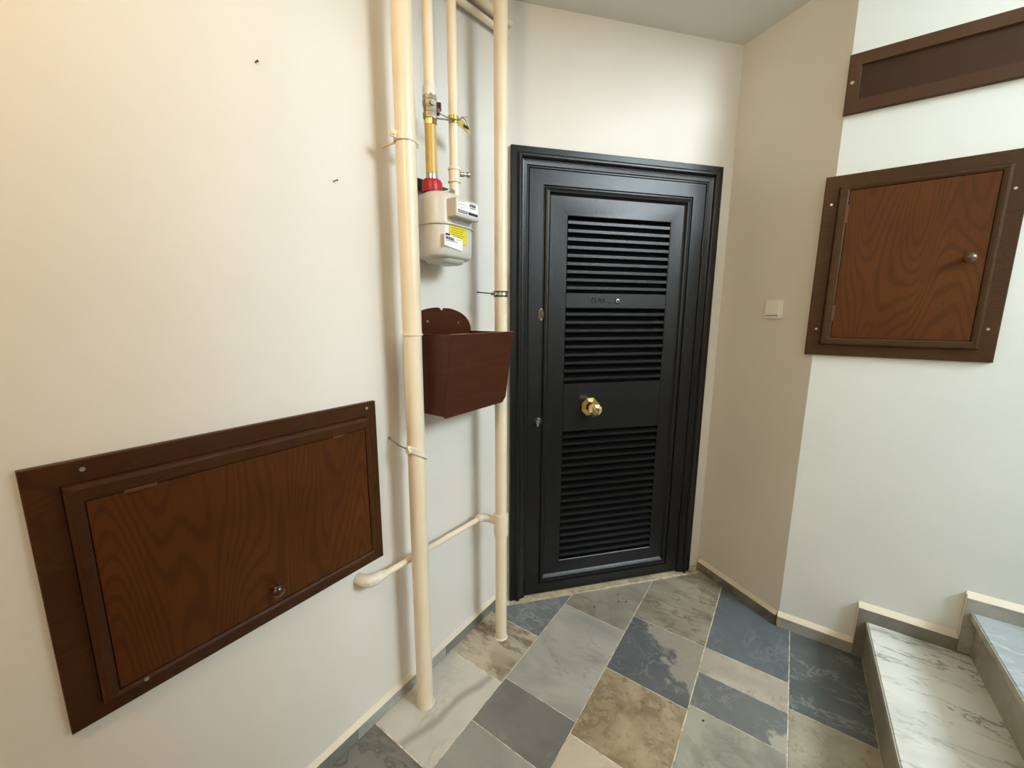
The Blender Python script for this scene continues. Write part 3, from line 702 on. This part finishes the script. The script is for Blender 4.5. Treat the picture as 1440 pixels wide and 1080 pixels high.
b = MB(); shell(b, [(1.623, dsec(w2, hb, hf, .052)), (1.690, dsec(w2-.001, hb, hf-.001, .052)), (1.704, dsec(w2-.004, hb+.004, hf-.004, .050)), (1.711, dsec(w2-.011, hb+.01, hf-.012, .044)), (1.713, dsec(w2-.024, hb+.02, hf-.026, .034))])
b.build('upper_shell', M['meter'], t, smooth=True, angle=50)
b = MB(); shell(b, [(1.522, dsec(w2-.020, hb+.02, hf-.022, .036)), (1.526, dsec(w2-.008, hb+.008, hf-.009, .046)), (1.533, dsec(w2-.002, hb+.002, hf-.003, .050)), (1.560, dsec(w2, hb, hf-.001, .052)), (1.617, dsec(w2, hb, hf, .052))])
b.build('lower_shell', M['meter'], t, smooth=True, angle=50)
b = MB(); shell(b, [(1.617, dsec(w2+.004, hb-.003, hf+.004, .055)), (1.6185, dsec(w2+.005, hb-.003, hf+.005, .056)), (1.6215, dsec(w2+.005, hb-.003, hf+.005, .056)), (1.623, dsec(w2+.004, hb-.003, hf+.004, .055))])
b.build('seam_flange', M['meter_grey'], t, smooth=True, angle=40)
b = MB(); shell(b, [(1.509, dsec(.040, hb+.035, hf-.030, .024)), (1.513, dsec(.052, hb+.025, hf-.018, .034)), (1.523, dsec(.058, hb+.02, hf-.014, .038))])
b.build('bottom_bulge', M['meter'], t, smooth=True, angle=50)
b = MB(); b.lathe((G1-GC, -(GX-XL), 0), (0, 0, 1), [(1.713, .024), (1.714, .029), (1.719, .030), (1.742, .0295), (1.748, .027), (1.7495, .019), (1.750, .016)], 28)
for k in range(14):
    a = 2*math.pi*k/14; cx, cy = G1-GC+.0285*math.cos(a), -(GX-XL)+.0285*math.sin(a); b.box(cx-.0016, cx+.0016, cy-.0016, cy+.0016, 1.718, 1.743)
b.build('red_nut', M['red'], t, smooth=True)['label'] = 'red ribbed union nut'
b = MB(); b.lathe((G2-GC, -(GX-XL), 0), (0, 0, 1), [(1.712, .0), (1.7121, .021), (1.722, .021), (1.7221, .0)], 24); b.build('outlet_nut', M['meter'], t, smooth=True)
# wall bracket behind
b = MB(); b.hprism([(-.074, 1.60), (.060, 1.60), (.060, 1.742), (.045, 1.758), (.0, 1.764), (-.074, 1.772)], .001, .004)
b.box(-.074, .055, -.062, -.004, 1.7535, 1.7562)
b.build('bracket', M['bracket'], t)
b = MB(); b.tube([(.005, -.100, 1.722), (.022, -.110, 1.728)], .007, 10); b.tube([(.020, -.106, 1.738), (.030, -.112, 1.732)], .005, 8); b.build('pressure_plug', M['steel'], t, smooth=True)
# counter
cf = .192; u0, u1, z0, z1 = .911-GC, 1.015-GC, 1.636, 1.690
b = MB(); b.box(u0, u1, -cf, -(hf-.006), z0, z1, .003); b.add([(u0+.01, -(hf+.012), z0), (u1-.01, -(hf+.012), z0), (u1-.02, -(hf+.002), z0-.012), (u0+.02, -(hf+.002), z0-.012), (u0+.01, -(hf-.004), z0), (u1-.01, -(hf-.004), z0)], [(0, 3, 2, 1), (0, 4, 3), (1, 2, 5), (0, 1, 5, 4), (3, 4, 5, 2)])
ct = b.build('counter_housing', M['meter_grey'], t, bevel=.0012)
W_, H_ = u1-u0, z1-z0
b = MB(); b.hprism(rrect(u0+.004, z0+.010, u1-.004, z1-.004, .002), cf, cf+.0006)
b.cur = 1
b.box(u0+.008, u0+.050, -cf-.0012, -cf-.0005, z0+.0125, z0+.0205); b.box(u0+.054, u1-.007, -cf-.0012, -cf-.0005, z0+.0125, z0+.0205)
for k in range(11):                                    # barcode
    b.box(u0+.060+k*.0026, u0+.0612+k*.0026+(k % 3)*.0003, -cf-.0011, -cf-.0005, z1-.017, z1-.009)
b.box(u0+.062, u0+.084, -cf-.0011, -cf-.0005, z1-.0215, z1-.0195)
b.box(u0+.006, u1-.006, -cf-.0010, -cf-.0005, z1-.0058, z1-.0052)
b.cur = 2
for k, (a, l) in enumerate(((.008, .03), (.008, .006), (.018, .02), (.008, .006), (.018, .014))):
    b.box(u0+a, u0+a+l, -cf-.0011, -cf-.0005, z1-.0098-k*.0042, z1-.0086-k*.0042)
b.cur = 0
for k in range(8): b.box(u0+.011+k*.0047, u0+.0128+k*.0047, -cf-.0016, -cf-.0011, z0+.0142, z0+.0190)
b.build('counter_plate', [M['label'], M['ink'], M['ink_grey']], ct)
# stickers on the lower shell
def st_lab(name, poly, mats, extra, par):
    b = MB(); b.hprism(poly, hf, hf+.0005)
    for cur, (a, c, e_, f_) in extra: b.cur = cur; b.box(a, c, -hf-.0010, -hf-.0004, e_, f_)
    return b.build(name, mats, par)
ya, yb = .918-GC, .992-GC
ex = [(1, (ya+.004+k % 2*.001, yb-.006-(k*7 % 5)*.004, 1.6085-k*.0062, 1.6100-k*.0062)) for k in range(5)]
st_lab('yellow_sticker', [(ya, 1.575), (yb, 1.566), (yb, 1.6155), (ya, 1.6155)], [M['label_yellow'], M['ink_olive']], ex, t)
b = MB(); wa, wb = .900-GC, .972-GC
b.hprism([(wa-.008, 1.5555), (wb, 1.5455), (wb, 1.5805), (wa-.006, 1.592)], hf+.0007, hf+.0012); b.cur = 1
b.box(wa-.003, wa+.016, -hf-.0018, -hf-.0011, 1.5845, 1.5900)
for k in range(12): b.box(wa-.002+k*.0030, wa-.0006+k*.0030+(k % 3)*.0003, -hf-.0018, -hf-.0011, 1.5735-k*.0002, 1.5825-k*.0003)
b.box(wa-.003, wa+.048, -hf-.0018, -hf-.0011, 1.5690, 1.5702); b.cur = 2
b.box(wa+.042, wa+.062, -hf-.0018, -hf-.0011, 1.5765, 1.5775); b.box(wa+.022, wa+.060, -hf-.0018, -hf-.0011, 1.5845, 1.5855)
b.build('white_sticker', [M['label'], M['ink'], M['ink_grey']], t)

# ------------------------------------------------------------------ letter box
t = thing('letter_box', 'red brown wooden letter box with arched back between the cream pipes', 'letter box', (XL, 0, 0), R(90))
y0, y1, zb, zt = .861, 1.180, 1.040, 1.293
dt, db = .205, .168                                   # depth at top and bottom
arc = []
for k in range(25):
    a = math.pi*k/24; u = 1.022+.158*math.cos(a); z = 1.296+.082*math.sin(a)**.9
    if abs(u-1.029) < .014: continue
    arc.append((u, z))
mid = [i for i, p in enumerate(arc) if p[0] < 1.029][0]
arc[mid:mid] = [(1.043, 1.376), (1.037, 1.370), (1.029, 1.361), (1.022, 1.370), (1.016, 1.376)]
b = MB(); b.hprism([(y0+.003, zb), (y1-.0, zb)]+arc, .001, .010); bb = b.build('back_board', M['mailbox'], t)
for u, z in ((.958, 1.330), (1.110, 1.324)):
    b = MB(); b.lathe((u, -.010, z), (0, -1, 0), [(0, .0045), (.001, .004), (.0013, 0)], 12); b.build('screw', M['steel'], bb, smooth=True)
for s, ua in ((0, y0), (1, y1-.008)):
    b = MB(); pts = [(ua, -.0102, zb), (ua, -db+.002, zb), (ua, -dt+.002, zt), (ua, -.0102, zt)]
    vs = pts+[(x+.008, y, z) for x, y, z in pts]
    b.add(vs, [(0, 1, 2, 3), (7, 6, 5, 4), (0, 4, 5, 1), (1, 5, 6, 2), (2, 6, 7, 3), (3, 7, 4, 0)]); b.build('side_panel', M['mailbox'], t, bevel=.001)
b = MB()                                              # front panel, lower corners clipped
def fp(u, z, o):
    k = (z-zb)/(zt-zb); return (u, -(db+(dt-db)*k)-o, z)
pl_ = [(y0+.006, zb-.006), (y1-.016, zb-.006), (y1+.001, zb+.014), (y1+.001, zt+.001), (y0-.001, zt+.001), (y0-.001, zb+.004)]
n = len(pl_); b.add([fp(u, z, -.002) for u, z in pl_]+[fp(u, z, .006) for u, z in pl_], [tuple(reversed(range(n))), tuple(range(n, 2*n))]+[(i, (i+1) % n, n+(i+1) % n, n+i) for i in range(n)])
b.build('front_panel', M['mailbox'], t, bevel=.0012)
b = MB(); b.add([fp(y0-.0015, zt+.0012, -.0022), fp(y1+.0015, zt+.0012, -.0022), fp(y1+.0015, zt+.0012, .0062), fp(y0-.0015, zt+.0012, .0062), fp(y0-.0015, zt+.0024, -.0015), fp(y1+.0015, zt+.0024, -.0015), fp(y1+.0015, zt+.0024, .0055), fp(y0-.0015, zt+.0024, .0055)],
      [(0, 1, 2, 3), (7, 6, 5, 4), (0, 4, 5, 1), (1, 5, 6, 2), (2, 6, 7, 3), (3, 7, 4, 0)])
b.build('worn_edge', M['mailbox_edge'], t)
b = MB(); b.box(y0+.0085, y1-.0085, -db-.001, -.0102, zb+.001, zb+.009); b.build('bottom_panel', M['mailbox'], t)

# ------------------------------------------------------------------ nails in the left wall
def nail(label, y, z, d):
    t = thing('nail', label, 'nail', (XL, y, z), 0, 'nails in the left wall')
    b = MB(); b.tube([(0.0003, 0, 0), d], .0013, 8); b.build('shank', M['nail'], t, smooth=True)
    b = MB(); v = Vector(d).normalized(); b.lathe(d, tuple(v), [(0, .0026), (.001, .0026), (.0012, 0)], 10); b.build('head', M['nail'], t, smooth=True)
nail('short nail high on the left wall above the long cabinet', .482, 1.898, (.006, .002, .001))
nail('bent nail in the left wall nearer the thick cream pipe', .650, 1.696, (.012, .004, .002))
